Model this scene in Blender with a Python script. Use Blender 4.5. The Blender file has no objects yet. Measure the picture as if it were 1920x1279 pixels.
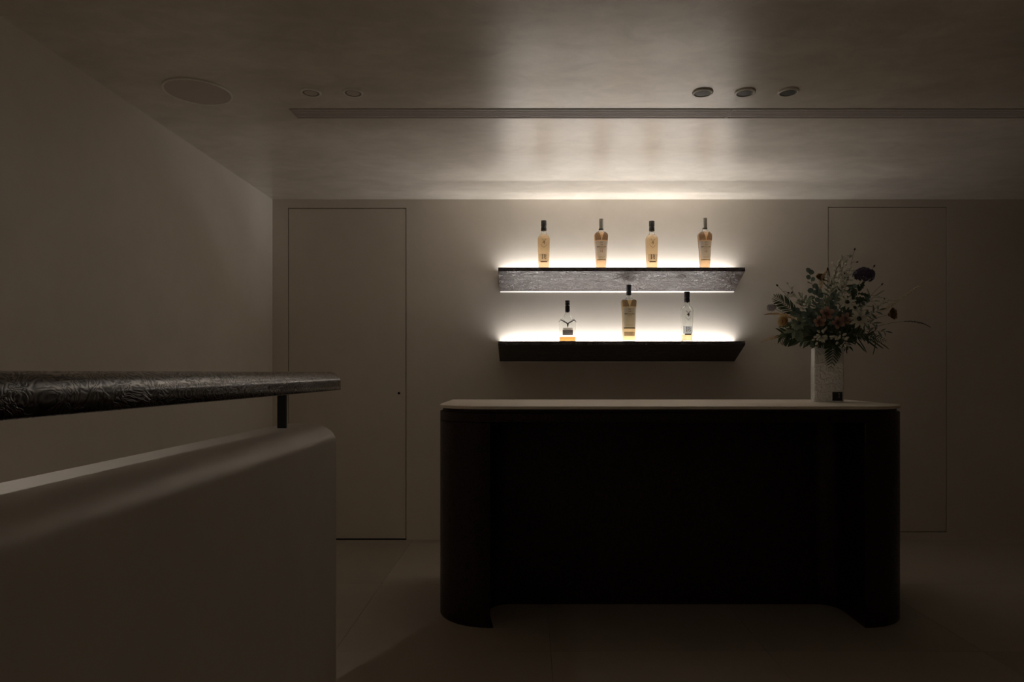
import bpy, bmesh, math, random
from mathutils import Vector, Matrix, Quaternion

S = bpy.context.scene
COL = S.collection
R = random.Random(7)
PI = math.pi

# ------------------------------------------------------------------ camera
FPX = 1280.0            # focal length in pixels of the 1920 px wide frame
VX, VY = 993.0, 699.0   # vanishing point
EYE = 1.16
cam_d = bpy.data.cameras.new('camera')
cam_d.sensor_width = 36.0
cam_d.lens = 36.0 * FPX / 1920.0
cam_d.shift_x = -(VX - 960.0) / 1920.0
cam_d.shift_y = (VY - 639.5) / 1920.0
cam_d.clip_start = 0.02
cam = bpy.data.objects.new('camera', cam_d)
COL.objects.link(cam)
cam.location = (0, 0, EYE)
cam.rotation_euler = (PI / 2, 0, 0)
S.camera = cam

# ------------------------------------------------------------------ world, light, exposure
LED = 11.3             # watts of each shelf light strip
DOWN = 46.0            # watts of the lit downlight above the stairs
DOWN2 = 26.0           # watts of the lit downlight behind the viewer
w = bpy.data.worlds.new('world')
S.world = w
w.use_nodes = True
w.node_tree.nodes['Background'].inputs[0].default_value = (1.0, 0.95, 0.88, 1)
w.node_tree.nodes['Background'].inputs[1].default_value = 0.01
vs = S.view_settings
vs.view_transform = 'Standard'
vs.look = 'None'
vs.exposure = 0.0
vs.gamma = 1.0
vs.use_curve_mapping = False
S.cycles.use_denoising = True
S.cycles.max_bounces = 14
S.cycles.diffuse_bounces = 7
S.cycles.transmission_bounces = 14
S.cycles.sample_clamp_indirect = 6.0

# ------------------------------------------------------------------ helpers
def new_mat(name):
    m = bpy.data.materials.new(name)
    m.use_nodes = True
    nt = m.node_tree
    b = nt.nodes['Principled BSDF']
    return m, nt, b

def plain(name, col, rough=0.5, metal=0.0, spec=0.5, **kw):
    m, nt, b = new_mat(name)
    b.inputs['Base Color'].default_value = (*col, 1)
    b.inputs['Roughness'].default_value = rough
    b.inputs['Metallic'].default_value = metal
    b.inputs['Specular IOR Level'].default_value = spec
    for k, v in kw.items():
        b.inputs[k].default_value = v
    # slight procedural unevenness
    n = nt.nodes.new('ShaderNodeTexNoise'); n.inputs['Scale'].default_value = 40
    mr = nt.nodes.new('ShaderNodeMapRange')
    mr.inputs['To Min'].default_value = max(0.0, rough - 0.06); mr.inputs['To Max'].default_value = min(1.0, rough + 0.06)
    nt.links.new(n.outputs['Fac'], mr.inputs['Value'])
    nt.links.new(mr.outputs['Result'], b.inputs['Roughness'])
    return m

def ramp(nt, stops):
    r = nt.nodes.new('ShaderNodeValToRGB')
    e = r.color_ramp.elements
    while len(e) < len(stops):
        e.new(0.5)
    for i, (p, c) in enumerate(stops):
        e[i].position = p
        e[i].color = (*c, 1) if len(c) == 3 else c
    return r

def plaster(name, c1, c2, r0, r1, bump=0.05, stretch=(1, 1, 1), spec=0.5, coat=0.0):
    m, nt, b = new_mat(name)
    L = nt.links
    tc = nt.nodes.new('ShaderNodeTexCoord')
    mp = nt.nodes.new('ShaderNodeMapping'); mp.inputs['Scale'].default_value = stretch
    L.new(tc.outputs['Object'], mp.inputs['Vector'])
    n1 = nt.nodes.new('ShaderNodeTexNoise'); n1.inputs['Scale'].default_value = 1.3; n1.inputs['Detail'].default_value = 7; n1.inputs['Roughness'].default_value = 0.55; n1.inputs['Distortion'].default_value = 0.2
    n2 = nt.nodes.new('ShaderNodeTexNoise'); n2.inputs['Scale'].default_value = 5.0; n2.inputs['Detail'].default_value = 9; n2.inputs['Roughness'].default_value = 0.68; n2.inputs['Distortion'].default_value = 0.6
    n3 = nt.nodes.new('ShaderNodeTexNoise'); n3.inputs['Scale'].default_value = 90; n3.inputs['Detail'].default_value = 3
    for n in (n1, n2, n3):
        L.new(mp.outputs['Vector'], n.inputs['Vector'])
    mx = nt.nodes.new('ShaderNodeMath'); mx.operation = 'MULTIPLY_ADD'; mx.inputs[1].default_value = 0.5
    L.new(n2.outputs['Fac'], mx.inputs[0])
    hf = nt.nodes.new('ShaderNodeMath'); hf.operation = 'MULTIPLY'; hf.inputs[1].default_value = 0.5
    L.new(n1.outputs['Fac'], hf.inputs[0]); L.new(hf.outputs[0], mx.inputs[2])
    cr = ramp(nt, [(0.37, c1), (0.63, c2)])
    L.new(mx.outputs[0], cr.inputs['Fac'])
    L.new(cr.outputs['Color'], b.inputs['Base Color'])
    mr = nt.nodes.new('ShaderNodeMapRange'); mr.inputs['From Min'].default_value = 0.22; mr.inputs['From Max'].default_value = 0.78
    mr.inputs['To Min'].default_value = r1; mr.inputs['To Max'].default_value = r0
    L.new(n2.outputs['Fac'], mr.inputs['Value']); L.new(mr.outputs['Result'], b.inputs['Roughness'])
    b.inputs['Specular IOR Level'].default_value = spec
    if coat:
        b.inputs['Coat Weight'].default_value = coat; b.inputs['Coat IOR'].default_value = 1.55
        L.new(mr.outputs['Result'], b.inputs['Coat Roughness'])
    ad = nt.nodes.new('ShaderNodeMath'); ad.operation = 'MULTIPLY_ADD'; ad.inputs[1].default_value = 0.12
    L.new(n3.outputs['Fac'], ad.inputs[0]); L.new(mx.outputs[0], ad.inputs[2])
    bp = nt.nodes.new('ShaderNodeBump'); bp.inputs['Strength'].default_value = bump; bp.inputs['Distance'].default_value = 0.02
    L.new(ad.outputs[0], bp.inputs['Height']); L.new(bp.outputs['Normal'], b.inputs['Normal'])
    return m

def burl(name, dark, light, scale=1.0, rough=(0.2, 0.38), bump=0.25, stretch=(1, 1, 1), spec=0.5, coat=0.0):
    """dark lacquered burl veneer: swirling contour lines of a distorted noise"""
    m, nt, b = new_mat(name)
    L = nt.links
    tc = nt.nodes.new('ShaderNodeTexCoord')
    mp = nt.nodes.new('ShaderNodeMapping'); mp.inputs['Scale'].default_value = stretch
    L.new(tc.outputs['Object'], mp.inputs['Vector'])
    n1 = nt.nodes.new('ShaderNodeTexNoise'); n1.inputs['Scale'].default_value = 9 * scale; n1.inputs['Detail'].default_value = 2.5; n1.inputs['Distortion'].default_value = 1.4
    L.new(mp.outputs['Vector'], n1.inputs['Vector'])
    mu = nt.nodes.new('ShaderNodeMath'); mu.operation = 'MULTIPLY'; mu.inputs[1].default_value = 62.0
    sn = nt.nodes.new('ShaderNodeMath'); sn.operation = 'SINE'
    L.new(n1.outputs['Fac'], mu.inputs[0]); L.new(mu.outputs[0], sn.inputs[0])
    n2 = nt.nodes.new('ShaderNodeTexNoise'); n2.inputs['Scale'].default_value = 60 * scale; n2.inputs['Detail'].default_value = 4
    L.new(mp.outputs['Vector'], n2.inputs['Vector'])
    ad = nt.nodes.new('ShaderNodeMath'); ad.operation = 'MULTIPLY_ADD'; ad.inputs[1].default_value = 1.6
    L.new(n2.outputs['Fac'], ad.inputs[0]); L.new(sn.outputs[0], ad.inputs[2])
    mr = nt.nodes.new('ShaderNodeMapRange'); mr.inputs['From Min'].default_value = -0.3; mr.inputs['From Max'].default_value = 1.9
    L.new(ad.outputs[0], mr.inputs['Value'])
    cr = ramp(nt, [(0.0, dark), (1.0, light)])
    L.new(mr.outputs['Result'], cr.inputs['Fac']); L.new(cr.outputs['Color'], b.inputs['Base Color'])
    rr = nt.nodes.new('ShaderNodeMapRange'); rr.inputs['To Min'].default_value = rough[1]; rr.inputs['To Max'].default_value = rough[0]
    L.new(mr.outputs['Result'], rr.inputs['Value']); L.new(rr.outputs['Result'], b.inputs['Roughness'])
    b.inputs['Specular IOR Level'].default_value = spec
    if coat:
        cw = nt.nodes.new('ShaderNodeMapRange'); cw.inputs['To Min'].default_value = 0.0; cw.inputs['To Max'].default_value = coat
        L.new(mr.outputs['Result'], cw.inputs['Value']); L.new(cw.outputs['Result'], b.inputs['Coat Weight'])
        b.inputs['Coat Roughness'].default_value = 0.16; b.inputs['Coat IOR'].default_value = 1.85
    bp = nt.nodes.new('ShaderNodeBump'); bp.inputs['Strength'].default_value = bump; bp.inputs['Distance'].default_value = 0.002
    L.new(mr.outputs['Result'], bp.inputs['Height']); L.new(bp.outputs['Normal'], b.inputs['Normal'])
    return m

def tagged(o, label=None, cat=None, group=None, kind=None):
    if label: o['label'] = label
    if cat: o['category'] = cat
    if group: o['group'] = group
    if kind: o['kind'] = kind
    return o

def empty(name, loc, label, cat, group=None, rz=0.0):
    o = bpy.data.objects.new(name, None)
    o.empty_display_size = 0.05
    COL.objects.link(o)
    o.location = loc
    o.rotation_euler = (0, 0, rz)
    return tagged(o, label, cat, group)

def link(name, me, mat, parent=None, loc=None, mtx=None):
    o = bpy.data.objects.new(name, me)
    COL.objects.link(o)
    if mat is not None and len(me.materials) == 0:
        me.materials.append(mat)
    if parent is not None:
        o.parent = parent
    if mtx is not None:
        o.matrix_local = mtx
    elif loc is not None:
        o.location = loc
    return o

def mesh_of(name, v, f, smooth=False):
    me = bpy.data.meshes.new(name)
    me.from_pydata([tuple(p) for p in v], [], f)
    bm = bmesh.new(); bm.from_mesh(me)
    bmesh.ops.recalc_face_normals(bm, faces=bm.faces)
    bm.to_mesh(me); bm.free()
    if smooth:
        for p in me.polygons:
            p.use_smooth = True
    me.update()
    return me

def box_vf(x0, x1, y0, y1, z0, z1, off=0):
    v = [(x0, y0, z0), (x1, y0, z0), (x1, y1, z0), (x0, y1, z0), (x0, y0, z1), (x1, y0, z1), (x1, y1, z1), (x0, y1, z1)]
    f = [(0, 3, 2, 1), (4, 5, 6, 7), (0, 1, 5, 4), (1, 2, 6, 5), (2, 3, 7, 6), (3, 0, 4, 7)]
    return v, [tuple(i + off for i in q) for q in f]

def boxes(name, lst):
    v, f = [], []
    for b in lst:
        a, q = box_vf(*b, off=len(v))
        v += a; f += q
    me = bpy.data.meshes.new(name)
    me.from_pydata(v, [], f); me.update()
    return me

def bevel(o, wd, seg=2, ang=0.6):
    md = o.modifiers.new('bevel', 'BEVEL')
    md.width = wd; md.segments = seg; md.limit_method = 'ANGLE'; md.angle_limit = ang
    return o

def prism(name, pts, axis, a0, a1, smooth_ang=None):
    """extrude a 2D polygon along an axis: 'x' pts=(y,z), 'y' pts=(x,z), 'z' pts=(x,y)"""
    def P(p, a):
        if axis == 'x': return (a, p[0], p[1])
        if axis == 'y': return (p[0], a, p[1])
        return (p[0], p[1], a)
    n = len(pts)
    v = [P(p, a0) for p in pts] + [P(p, a1) for p in pts]
    f = [tuple(range(n)), tuple(range(2 * n - 1, n - 1, -1))]
    for i in range(n):
        j = (i + 1) % n
        f.append((i, j, n + j, n + i))
    me = mesh_of(name, v, f)
    if smooth_ang:
        for p in me.polygons: p.use_smooth = True
        me.set_sharp_from_angle(angle=smooth_ang)
    return me

def arc(cx, cy, rx, ry, a0, a1, n):
    return [(cx + rx * math.cos(math.radians(a0 + (a1 - a0) * i / n)), cy + ry * math.sin(math.radians(a0 + (a1 - a0) * i / n))) for i in range(n + 1)]

def tube(name, pts, radii, seg=6, cap=True):
    pts = [Vector(p) for p in pts]
    v, f = [], []
    n = len(pts)
    up = Vector((0.3, 0.2, 0.93)).normalized()
    for i, p in enumerate(pts):
        t = (pts[min(i + 1, n - 1)] - pts[max(i - 1, 0)])
        if t.length < 1e-9: t = Vector((0, 0, 1))
        t.normalize()
        a = t.cross(up)
        if a.length < 1e-3: a = t.cross(Vector((1, 0, 0)))
        a.normalize(); b = t.cross(a)
        r = radii[i] if isinstance(radii, (list, tuple)) else radii
        for k in range(seg):
            an = 2 * PI * k / seg
            v.append(p + a * (math.cos(an) * r) + b * (math.sin(an) * r))
    for i in range(n - 1):
        for k in range(seg):
            k2 = (k + 1) % seg
            f.append((i * seg + k, i * seg + k2, (i + 1) * seg + k2, (i + 1) * seg + k))
    if cap:
        f.append(tuple(range(seg - 1, -1, -1)))
        f.append(tuple(range((n - 1) * seg, n * seg)))
    me = bpy.data.meshes.new(name)
    me.from_pydata([tuple(p) for p in v], [], f)
    for p in me.polygons: p.use_smooth = True
    me.update()
    return me

def bez(p0, p1, p2, p3, n):
    out = []
    p0, p1, p2, p3 = (Vector(p) for p in (p0, p1, p2, p3))
    for i in range(n + 1):
        t = i / n; s = 1 - t
        out.append(p0 * s**3 + p1 * 3 * s * s * t + p2 * 3 * s * t * t + p3 * t**3)
    return out

def disc_lathe(name, prof, seg=48, smooth=0.5):
    """lathe (r,z) profile about z"""
    v, f = [], []
    for r, z in prof:
        for k in range(seg):
            a = 2 * PI * k / seg
            v.append((r * math.cos(a), r * math.sin(a), z))
    for i in range(len(prof) - 1):
        for k in range(seg):
            k2 = (k + 1) % seg
            f.append((i * seg + k, i * seg + k2, (i + 1) * seg + k2, (i + 1) * seg + k))
    me = bpy.data.meshes.new(name)
    me.from_pydata(v, [], f)
    bm = bmesh.new(); bm.from_mesh(me)
    bmesh.ops.remove_doubles(bm, verts=bm.verts, dist=1e-6)
    bmesh.ops.recalc_face_normals(bm, faces=bm.faces)
    bm.to_mesh(me); bm.free()
    for p in me.polygons: p.use_smooth = True
    me.set_sharp_from_angle(angle=smooth)
    return me

def at(px, py, d):
    """point that the photograph shows at (px,py) when it stands d metres deep in the room"""
    return Vector(((px - VX) * d / FPX, d, EYE + (VY - py) * d / FPX))

# ------------------------------------------------------------------ materials
M_wall = plaster('limewash_plaster', (0.74, 0.675, 0.59), (0.80, 0.735, 0.65), 0.42, 0.6, 0.03)
M_ceil = plaster('polished_ceiling_plaster', (0.57, 0.52, 0.45), (0.84, 0.775, 0.69), 0.277, 0.345, 0.012, (1.0, 1.6, 1), 0.6, 1.0)
M_door = plaster('door_plaster', (0.72, 0.655, 0.57), (0.77, 0.705, 0.62), 0.45, 0.6, 0.02)
M_para = plaster('parapet_plaster', (0.66, 0.605, 0.535), (0.73, 0.67, 0.595), 0.34, 0.5, 0.02)
M_burl = burl('burl_veneer', (0.003, 0.001, 0.0009), (0.036, 0.011, 0.009), 2.2, (0.29, 0.42), 0.2, (1, 1, 0.7), 0.3)
M_burl_rail = burl('burl_rail', (0.003, 0.0014, 0.0012), (0.044, 0.024, 0.019), 2.4, (0.15, 0.265), 0.22, (1, 0.7, 1), 0.4, 1.0)
M_burl_shelf = burl('burl_shelf', (0.012, 0.007, 0.006), (0.060, 0.043, 0.037), 3.2, (0.13, 0.26), 0.8, (0.55, 1, 1), 0.65)
M_black = plain('black_void', (0.004, 0.004, 0.004), 0.9)
M_steel = plain('black_steel', (0.006, 0.006, 0.006), 0.45)
M_stone = plaster('counter_stone', (0.76, 0.68, 0.58), (0.83, 0.75, 0.65), 0.34, 0.5, 0.01)
M_grout = plain('grout', (0.30, 0.26, 0.21), 0.9)
M_trim = plain('pale_aluminium', (0.75, 0.72, 0.68), 0.4)
M_vent = plain('vent_aluminium', (0.52, 0.475, 0.44), 0.5)
M_ring = plain('downlight_ring', (0.93, 0.90, 0.85), 0.3)
M_grille = plain('speaker_grille', (0.68, 0.60, 0.57), 0.8)
M_lens = plain('downlight_lens', (0.60, 0.54, 0.48), 0.35)
M_cup = plain('downlight_cup', (0.26, 0.23, 0.20), 0.5)
M_dark = plain('downlight_dark', (0.03, 0.026, 0.022), 0.5)

# floor tile with a tone of its own for each tile
M_tile, nt, b = new_mat('floor_tile')
oi = nt.nodes.new('ShaderNodeObjectInfo')
tc = nt.nodes.new('ShaderNodeTexCoord')
n1 = nt.nodes.new('ShaderNodeTexNoise'); n1.inputs['Scale'].default_value = 4; n1.inputs['Detail'].default_value = 9; n1.inputs['Roughness'].default_value = 0.65
nt.links.new(tc.outputs['Object'], n1.inputs['Vector'])
mx = nt.nodes.new('ShaderNodeMath'); mx.operation = 'MULTIPLY_ADD'; mx.inputs[1].default_value = 0.55
h2 = nt.nodes.new('ShaderNodeMath'); h2.operation = 'MULTIPLY'; h2.inputs[1].default_value = 0.45
nt.links.new(oi.outputs['Random'], h2.inputs[0]); nt.links.new(n1.outputs['Fac'], mx.inputs[0]); nt.links.new(h2.outputs[0], mx.inputs[2])
cr = ramp(nt, [(0.25, (0.36, 0.31, 0.25)), (0.75, (0.42, 0.365, 0.30))])
nt.links.new(mx.outputs[0], cr.inputs['Fac']); nt.links.new(cr.outputs['Color'], b.inputs['Base Color'])
b.inputs['Roughness'].default_value = 0.62
b.inputs['Specular IOR Level'].default_value = 0.3

# LED diffuser
M_led = bpy.data.materials.new('led_diffuser'); M_led.use_nodes = True
nt = M_led.node_tree; nt.nodes.clear()
em = nt.nodes.new('ShaderNodeEmission'); em.inputs['Color'].default_value = (1.0, 0.95, 0.89, 1); em.inputs['Strength'].default_value = 2.0
ou = nt.nodes.new('ShaderNodeOutputMaterial'); nt.links.new(em.outputs[0], ou.inputs[0])

# ------------------------------------------------------------------ room
D = 4.74                # back wall
CZ = 2.364              # ceiling
XL, XR, YB = -1.785, 6.2, -2.6
WT = 0.12

def structure(name, me, mat, label=None):
    o = link(name, me, mat)
    tagged(o, label, None, None, 'structure')
    return o

structure('wall_left', boxes('wall_left', [(XL - WT, XL, YB, D + WT, -0.06, CZ + 0.1)]), M_wall, 'bare beige plaster wall running along the left side')
structure('wall_front', boxes('wall_front', [(XL, XR, YB - WT, YB, -0.06, CZ + 0.1)]), M_wall, 'plaster wall behind the viewer')
structure('wall_right', boxes('wall_right', [(XR, XR + WT, YB, D + WT, -0.06, CZ + 0.1)]), M_wall, 'plaster wall far out on the right side')

# back wall with two flush door openings
def door_hole(px0, px1, ztop, zbot):
    return ((px0 - VX) * D / FPX, (px1 - VX) * D / FPX, ztop, zbot)
D1 = door_hole(540.0, 761.8, 2.304, 0.0)
D2 = door_hole(1552.5, 1775.5, 2.312, 0.052)
bl = [(XL, D1[0], D, D + WT, -0.06, CZ + 0.1), (D1[0], D1[1], D, D + WT, D1[2], CZ + 0.1),
      (D1[1], D2[0], D, D + WT, -0.06, CZ + 0.1), (D2[0], D2[1], D, D + WT, D2[2], CZ + 0.1),
      (D2[0], D2[1], D, D + WT, -0.06, D2[3]), (D2[1], XR, D, D + WT, -0.06, CZ + 0.1)]
structure('wall_back', boxes('wall_back', bl), M_wall, 'beige limewash plaster wall behind the counter, lit around the shelves')
GAP = 0.005
for i, (d, lab) in enumerate(((D1, 'flush plaster door left of the shelves, with a small keyhole'), (D2, 'flush plaster door behind the flowers on the right'))):
    zb = d[3] + (0.009 if i == 0 else 0.007)
    o = structure('door_%d' % (i + 1), boxes('door', [(d[0] + GAP, d[1] - GAP, D + 0.001, D + 0.05, zb, d[2] - GAP)]), M_door, lab)
    jb = link('dark_gap_backing', boxes('dark_gap_backing', [(d[0] - 0.02, d[1] + 0.02, D + 0.1, D + 0.119, -0.05, d[2] + 0.02)]), M_black, o)  # black sheet added behind the leaf so the gaps read dark
    if i == 0:
        k = link('keyhole', disc_lathe('keyhole', [(0, -0.001), (0.0075, -0.001), (0.0085, 0.0), (0.0085, 0.004), (0, 0.004)], 20), M_black, o)
        k.matrix_local = Matrix.Translation(((748 - VX) * D / FPX, D + 0.0005, EYE + (VY - 737.5) * D / FPX)) @ Matrix.Rotation(PI / 2, 4, 'X')

# ceiling with a slot for the air diffuser
VY0, VY1 = 3.113, 3.226
VX0, VX1, VX2 = -1.098, 0.925, 2.95
cb = [(XL, XR, YB, VY0, CZ, CZ + 0.1), (XL, XR, VY1, D, CZ, CZ + 0.1), (XL, VX0, VY0, VY1, CZ, CZ + 0.1), (VX2, XR, VY0, VY1, CZ, CZ + 0.1)]
structure('ceiling', boxes('ceiling', cb), M_ceil, 'polished plaster ceiling glowing above the shelves')

# floor of large stone tiles
fl = structure('floor', boxes('floor', [(XL, XR, YB, D, -0.06, -0.012)]), M_grout, 'dark floor of large grey brown stone tiles')
T = 0.9
gx = [XL] + [-0.812 + T * k for k in range(-1, 9) if XL + 0.02 < -0.812 + T * k < XR] + [XR]
gy = [YB] + [3.74 + T * k for k in range(-8, 3) if YB + 0.02 < 3.74 + T * k < D] + [D]
tcache = {}
for i in range(len(gx) - 1):
    for j in range(len(gy) - 1):
        sx, sy = gx[i + 1] - gx[i], gy[j + 1] - gy[j]
        key = (round(sx, 3), round(sy, 3))
        if key not in tcache:
            tcache[key] = boxes('tile', [(0.0007, sx - 0.0007, 0.0007, sy - 0.0007, -0.014, 0.0)])
        link('tile', tcache[key], M_tile, fl, (gx[i], gy[j], 0))

# parapet of the stairs
pp = [(-0.84, -0.01), (-0.84, 0.985)] + arc(-0.755, 0.925, 0.09, 0.06, 90, 0, 14) + [(-0.665, -0.01)]
pw = structure('wall_parapet', prism('wall_parapet', pp, 'y', YB, 2.345, 0.5), M_para, 'low plaster parapet with a rounded top edge under the handrail')

# ------------------------------------------------------------------ handrail
hr = empty('handrail', (-0.781, 2.154, 0.985), 'thick dark burl wood handrail on a black post above the parapet', 'handrail')
rw = 0.055
rp = arc(-0.781 - rw + 0.045, 1.127, 0.045, 0.036, 180, 90, 10) + arc(-0.781 + rw - 0.045, 1.127, 0.045, 0.036, 90, 0, 10) + \
     arc(-0.781 + rw - 0.004, 1.0975, 0.004, 0.004, 0, -90, 3) + arc(-0.781 - rw + 0.004, 1.0975, 0.004, 0.004, -90, -180, 3)
me = prism('rail', rp, 'y', YB, 2.622, 0.6)
me.transform(Matrix.Translation((0.781, -2.154, -0.985)))
link('rail', me, M_burl_rail, hr)
for yy in (2.154, 0.6, -0.95):
    me = boxes('post', [(-0.0135, 0.0135, -0.006, 0.006, -0.002, 0.112)])
    bevel(link('post', me, M_steel, hr, (0, yy - 2.154, 0)), 0.001)

# ------------------------------------------------------------------ counter
ct = empty('reception_counter', (0.675, 3.5, 0), 'dark burl wood counter with rounded corners and a pale stone top', 'counter')
OX, OY = -0.675, -3.5
CX0, CX1, CY0, CY1 = -0.44, 1.79, 3.10, 3.89
def outline(ins, r):
    x0, x1, y0, y1 = CX0 + ins, CX1 - ins, CY0 + ins, CY1 - ins
    return arc(x0 + r, y0 + r, r, r, 180, 270, 20) + arc(x1 - r, y0 + r, r, r, 270, 360, 20) + [(x1, y1), (x0, y1)]
def cprism(name, pts, z0, z1, mat, bw=None):
    me = prism(name, [(p[0] + OX, p[1] + OY) for p in pts], 'z', z0, z1, 0.5)
    o = link(name, me, mat, ct)
    if bw: bevel(o, bw, 2, 0.9)
    return o
cprism('countertop', outline(0.0, 0.26), 0.9925, 1.0074, M_stone, 0.003)['label'] = 'pale beige stone top'
cprism('shadow_gap', outline(0.016, 0.244), 0.975, 0.993, M_burl)
cprism('apron', outline(0.002, 0.258), 0.9325, 0.9765, M_burl, 0.003)
lp = [(CX0 + .002, CY1), *arc(CX0 + .26, CY0 + .26, .258, .258, 180, 270, 20), (-0.196, CY0 + .002), (-0.196, 3.32)] + arc(-0.096, 3.32, 0.10, 0.10, 180, 90, 10) + [(-0.096, CY1)]
cprism('end_pillar', lp, 0.0, 0.9325, M_burl, 0.002)
rp_ = [(1.425, CY1)] + arc(1.425, 3.32, 0.10, 0.10, 90, 0, 10) + [(1.525, CY0 + .002), *arc(CX1 - .26, CY0 + .26, .258, .258, 270, 360, 20), (CX1 - .002, CY1)]
cprism('end_pillar', rp_, 0.0, 0.9325, M_burl, 0.002)
cprism('front_panel', [(-0.096, 3.42), (1.425, 3.42), (1.425, CY1), (-0.096, CY1)], 0.0, 0.9325, M_burl)

# ------------------------------------------------------------------ shelves
SX0, SX1 = -0.2075, 1.4215
SF = 4.50
def shelf(zt, lab):
    s = empty('wall_shelf', ((SX0 + SX1) / 2, D, zt - 0.136), lab, 'shelf')
    ox, oy, oz = -(SX0 + SX1) / 2, -D, -(zt - 0.136)
    body = [(SF, zt), (SF, zt - 0.024), (D - 0.009, zt - 0.128), (D - 0.001, zt - 0.128), (D - 0.001, zt - 0.060), (D - 0.100, zt - 0.060), (D - 0.100, zt)]
    me = prism('board', [(a + oy, c + oz) for a, c in body], 'x', SX0 + ox, SX1 + ox)
    bevel(link('board', me, M_burl_shelf, s), 0.0015, 2)
    for xa, xb in ((SX0, SX0 + 0.010), (SX1 - 0.010, SX1)):
        me = boxes('end_cap', [(xa + ox, xb + ox, D - 0.0995 + oy, D - 0.001 + oy, zt - 0.0595 + oz, zt + oz)])
        link('end_cap', me, M_burl_shelf, s)
    lip = [(D - 0.0095, zt - 0.1285), (D - 0.001, zt - 0.1285), (D - 0.001, zt - 0.137), (D - 0.003, zt - 0.137)]
    me = prism('edge_trim', [(a + oy, c + oz) for a, c in lip], 'x', SX0 + 0.004 + ox, SX1 - 0.004 + ox)
    link('edge_trim', me, M_trim, s)['label'] = 'thin pale trim along the lower back edge'
    st = [(D - 0.040, zt - 0.059), (D - 0.008, zt - 0.059), (D - 0.008, zt - 0.052), (D - 0.040, zt - 0.052)]
    me = prism('led_strip', [(a + oy, c + oz) for a, c in st], 'x', SX0 + 0.02 + ox, SX1 - 0.02 + ox)
    link('led_strip', me, M_led, s)['label'] = 'glowing light strip behind the shelf'
    ld = bpy.data.lights.new('strip_light', 'AREA'); ld.shape = 'RECTANGLE'; ld.size = SX1 - SX0 - 0.04; ld.size_y = 0.032
    ld.energy = LED; ld.color = (1.0, 0.965, 0.935)
    lo = bpy.data.objects.new('strip_light', ld); COL.objects.link(lo); lo.parent = s
    lo.location = (0, -0.024, 0.136 - 0.051); lo.rotation_euler = (PI, 0, 0)
    return s
ZU, ZL = 1.8544, 1.3675
shelf(ZU, 'upper wedge shaped burl wood shelf carrying four bottles, underside lit')
shelf(ZL, 'lower wedge shaped wood shelf with a black underside, carrying three bottles')

# ------------------------------------------------------------------ ceiling fittings
def vent(x0, x1, lab):
    e = empty('air_vent', ((x0 + x1) / 2, (VY0 + VY1) / 2, CZ), lab, 'air vent', 'linear air vents in the ceiling')
    hx = (x1 - x0) / 2 - 0.0012; hy = (VY1 - VY0) / 2 - 0.0005
    fr = boxes('frame', [(-hx, hx, -hy, -hy + 0.007, -0.003, 0.03), (-hx, hx, hy - 0.007, hy, -0.003, 0.03), (-hx, -hx + 0.006, -hy + 0.007, hy - 0.007, -0.003, 0.03), (hx - 0.006, hx, -hy + 0.007, hy - 0.007, -0.003, 0.03)])
    link('frame', fr, M_vent, e)
    link('backing', boxes('backing', [(-hx, hx, -hy, hy, 0.045, 0.05)]), M_black, e)
    sl = boxes('slat', [(-hx + 0.006, hx - 0.006, -0.0058, 0.0058, -0.002, 0.022)])
    for k in range(5):
        link('slat', sl, M_vent, e, (0, -hy + 0.0195 + k * (2 * hy - 0.039) / 4, 0))
vent(VX0, VX1, 'long slatted air vent across the ceiling between the two downlight groups')
vent(VX1, VX2, 'slatted air vent section at the right end of the ceiling slot')

def ceil_pt(px, py):
    d = (CZ - EYE) * FPX / (VY - py)
    return ((px - VX) * d / FPX, d, CZ)
sp = empty('ceiling_speaker', ceil_pt(371, 171.5), 'large round ceiling speaker with a flat grey grille', 'speaker')
link('rim', disc_lathe('rim', [(0.129, -0.004), (0.131, -0.0065), (0.136, -0.0065), (0.138, -0.004), (0.138, 0.0)], 72), M_ring, sp)
link('grille', disc_lathe('grille', [(0, -0.0045), (0.129, -0.0045)], 72), M_grille, sp)
dl = [(583, 172.5, 0, 'dim recessed downlight nearest the round ceiling speaker'),
      (662, 172.8, 0, 'dim recessed downlight, right one of the left pair'),
      (1317.5, 173.0, 1, 'dark downlight with a bright rim, left one of three'),
      (1397, 172.6, 1, 'dark downlight, middle one of three'),
      (1478, 172.0, 1, 'dark downlight, right one of three')]
ring_me = disc_lathe('rim', [(0.0345, -0.004), (0.0350, -0.0060), (0.0365, -0.0072), (0.0415, -0.0066), (0.044, -0.0042), (0.044, 0.0)], 48)
cup_me = disc_lathe('cup', [(0.0350, -0.0052), (0.0320, -0.0046), (0.0, -0.0042)], 48)
lens_me = disc_lathe('lens', [(0.0, -0.0052), (0.024, -0.0052), (0.0275, -0.0048), (0.0275, -0.0040)], 40)
lens_dark = lens_me.copy()
cup_dark = cup_me.copy()
for px, py, k, lab in dl:
    e = empty('downlight', ceil_pt(px, py), lab, 'downlight', 'ceiling downlights')
    link('rim', ring_me, M_ring, e)
    link('cup', cup_dark if k else cup_me, M_dark if k else M_cup, e)
    link('lens', lens_dark if k else lens_me, M_dark if k else M_lens, e)

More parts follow.
